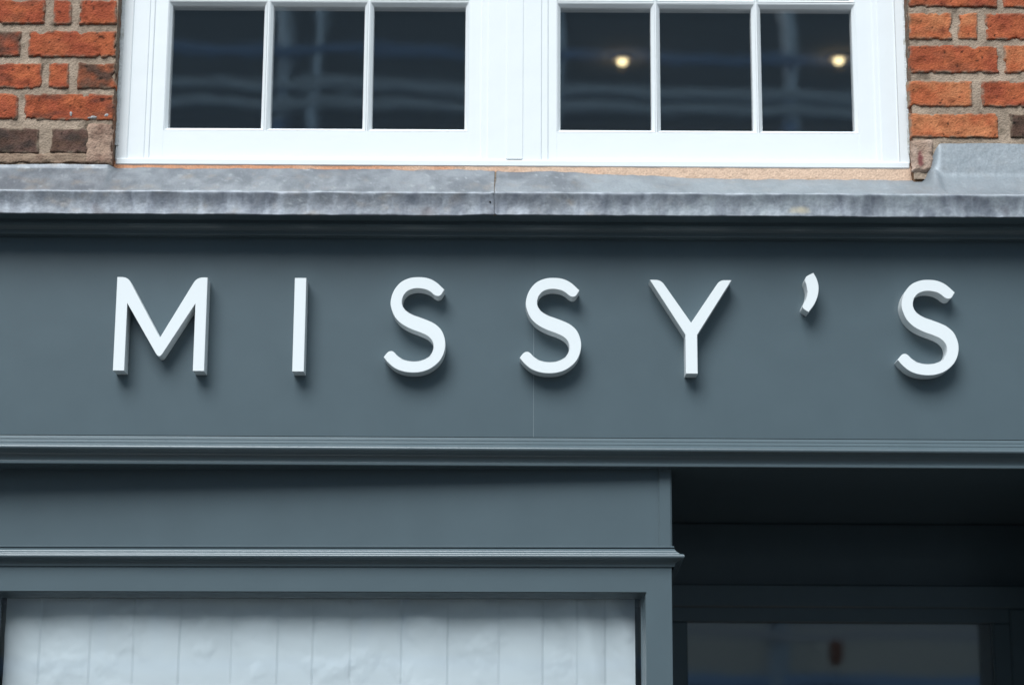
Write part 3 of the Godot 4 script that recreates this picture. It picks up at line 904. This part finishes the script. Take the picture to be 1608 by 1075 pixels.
func build_street() -> void:
	structure("ground", Vector3(-60, -0.4, -60), Vector3(60, -0.125, 60), M.asphalt)
	structure("pavement", Vector3(-14, -0.12, -0.3), Vector3(14, 0.0, 3.0), M.flag)
	structure("kerb", Vector3(-14, -0.12, 3.004), Vector3(14, 0.004, 3.14), M.kerb)
	structure("road", Vector3(-14, -0.124, 3.145), Vector3(14, -0.116, 9.4), M.asphalt)
	structure("kerb", Vector3(-14, -0.12, 9.405), Vector3(14, 0.004, 9.54), M.kerb)
	structure("pavement", Vector3(-14, -0.12, 9.545), Vector3(14, 0.0, 13.0), M.flag)
	# the house across the street
	var h := base("rendered_house", Vector3(0, 0, 13.0), "grey rendered house across the street, behind scaffolding", "house")
	box_part("wall", Vector3(-9, 0, 0), Vector3(9, 9.1, 0.4), M.render, h)
	box_part("ground_floor_render", Vector3(-9.0, 2.35, -0.028), Vector3(9.0, 3.7, -0.0005), M.shop_render, h)
	box_part("parapet", Vector3(-9.1, 9.101, -0.08), Vector3(9.1, 9.3, 0.42), M.slate, h)
	for lv in [[0.7, 2.3], [4.3, 6.2]]:
		for i in 6:
			var x := -7.4 + i * 2.95
			var win := box_part("window", Vector3(x - 0.55, lv[0], -0.03), Vector3(x + 0.55, lv[1], -0.001), M.white, h)
			box_part("pane", Vector3(x - 0.48, lv[0] + 0.07, -0.04), Vector3(x + 0.48, lv[1] - 0.07, -0.031), M.dark_glass, win)
	# scaffolding in front of it
	var s := base("scaffolding", Vector3(0, 0, 11.6), "tube scaffolding with blue boards across the street from the shop", "scaffolding")
	for i in 7:
		var x := -6.3 + i * 2.16
		for z in [0.0, 1.1]:
			var st := begin(true)
			tube(st, Vector3(x + z * 0.18, 0, z), Vector3(x + z * 0.18, 8.9, z), 0.05)
			put("standard", done(st), M.tube, s)
			var sl := begin(true)
			tube(sl, Vector3(x + z * 0.18, 6.2, z), Vector3(x + z * 0.18, 7.25, z), 0.06)
			put("sleeve", done(sl), M.blue, s)
	for lift in [2.62, 4.75, 6.85]:
		for b in 4:
			box_part("deck_board", Vector3(-6.6, lift, 0.08 + b * 0.25), Vector3(6.9, lift + 0.04, 0.31 + b * 0.25), M.plank, s)
		box_part("toe_board", Vector3(-6.6, lift + 0.041, -0.02), Vector3(6.9, lift + 0.15, 0.02), M.blue, s)
		for r in [0.52, 0.68, 1.00]:
			var rail := box_part("guard_board", Vector3(-6.7, -0.045, -0.02), Vector3(6.7, 0.045, 0.02), (M.tube if r < 0.9 else M.blue) if lift > 4.0 else M.plank, s, 0.004)
			rail.position = Vector3(0.1, lift + r, -0.075)
			rail.rotation.z = -0.018 if r > 0.6 else -0.008
	box_part("debris_sack", Vector3(2.84, 2.84, -0.2), Vector3(2.98, 3.08, -0.11), M.orange, s, 0.03)

# ---------------------------------------------------------------- scene

func _ready() -> void:
	noise_a.seed = 4
	noise_a.frequency = 1.0
	noise_a.fractal_octaves = 4
	noise_b.seed = 8
	noise_b.noise_type = FastNoiseLite.TYPE_CELLULAR
	noise_b.frequency = 1.0
	# camera: standing in the street, 5.1 m from the wall, tilted up 12.55 degrees
	var cam := Camera3D.new()
	cam.name = "camera"
	var pitch := deg_to_rad(12.55)
	var roll := 0.0053
	var fwd := Vector3(0, sin(pitch), -cos(pitch))
	var up := Vector3(0, cos(pitch), sin(pitch))
	var right := Vector3.RIGHT
	var r := right * cos(roll) + up * sin(roll)
	var u := up * cos(roll) - right * sin(roll)
	cam.transform = Transform3D(Basis(r, u, -fwd), Vector3(0, 1.6, 5.1))
	var att := CameraAttributesPhysical.new()
	att.frustum_focal_length = 73.02
	att.frustum_focus_distance = 5.19
	att.exposure_aperture = 2.0
	att.frustum_near = 0.05
	att.frustum_far = 300.0
	cam.attributes = att
	cam.fov = 18.66
	cam.near = 0.05
	cam.far = 300.0
	add_child(cam)
	cam.current = true
	# an overcast sky, with a soft brighter part high over the street to one side
	var env := Environment.new()
	env.background_mode = Environment.BG_SKY
	var sky := Sky.new()
	var sm := ProceduralSkyMaterial.new()
	sm.sky_top_color = Color(0.87, 0.955, 1.0)
	sm.sky_horizon_color = Color(0.56, 0.62, 0.65)
	sm.ground_bottom_color = Color(0.3, 0.3, 0.3)
	sm.ground_horizon_color = Color(0.5, 0.5, 0.5)
	sm.sky_curve = 0.25
	sm.sky_energy_multiplier = 0.75
	sm.sun_angle_max = 0.0
	sky.sky_material = sm
	env.sky = sky
	env.tonemap_mode = Environment.TONE_MAPPER_LINEAR
	env.tonemap_exposure = 2.22
	env.sdfgi_enabled = true
	env.ssao_enabled = true
	env.ssil_enabled = true
	var we := WorldEnvironment.new()
	we.name = "environment"
	we.environment = env
	add_child(we)
	var sun := DirectionalLight3D.new()
	sun.name = "sun"
	sun.light_color = Color(0.96, 0.985, 1.0)
	sun.light_energy = 0.5
	sun.light_angular_distance = 35.0
	sun.shadow_enabled = true
	add_child(sun)
	sun.look_at_from_position(Vector3(-0.36, 1.04, 1.0) * 10.0, Vector3.ZERO)
	make_materials()
	build_street()
	build_rooms()
	build_wall()
	build_shopfront()
	build_door()
	build_lead()
	build_window()
	build_curtain()
	build_letters()
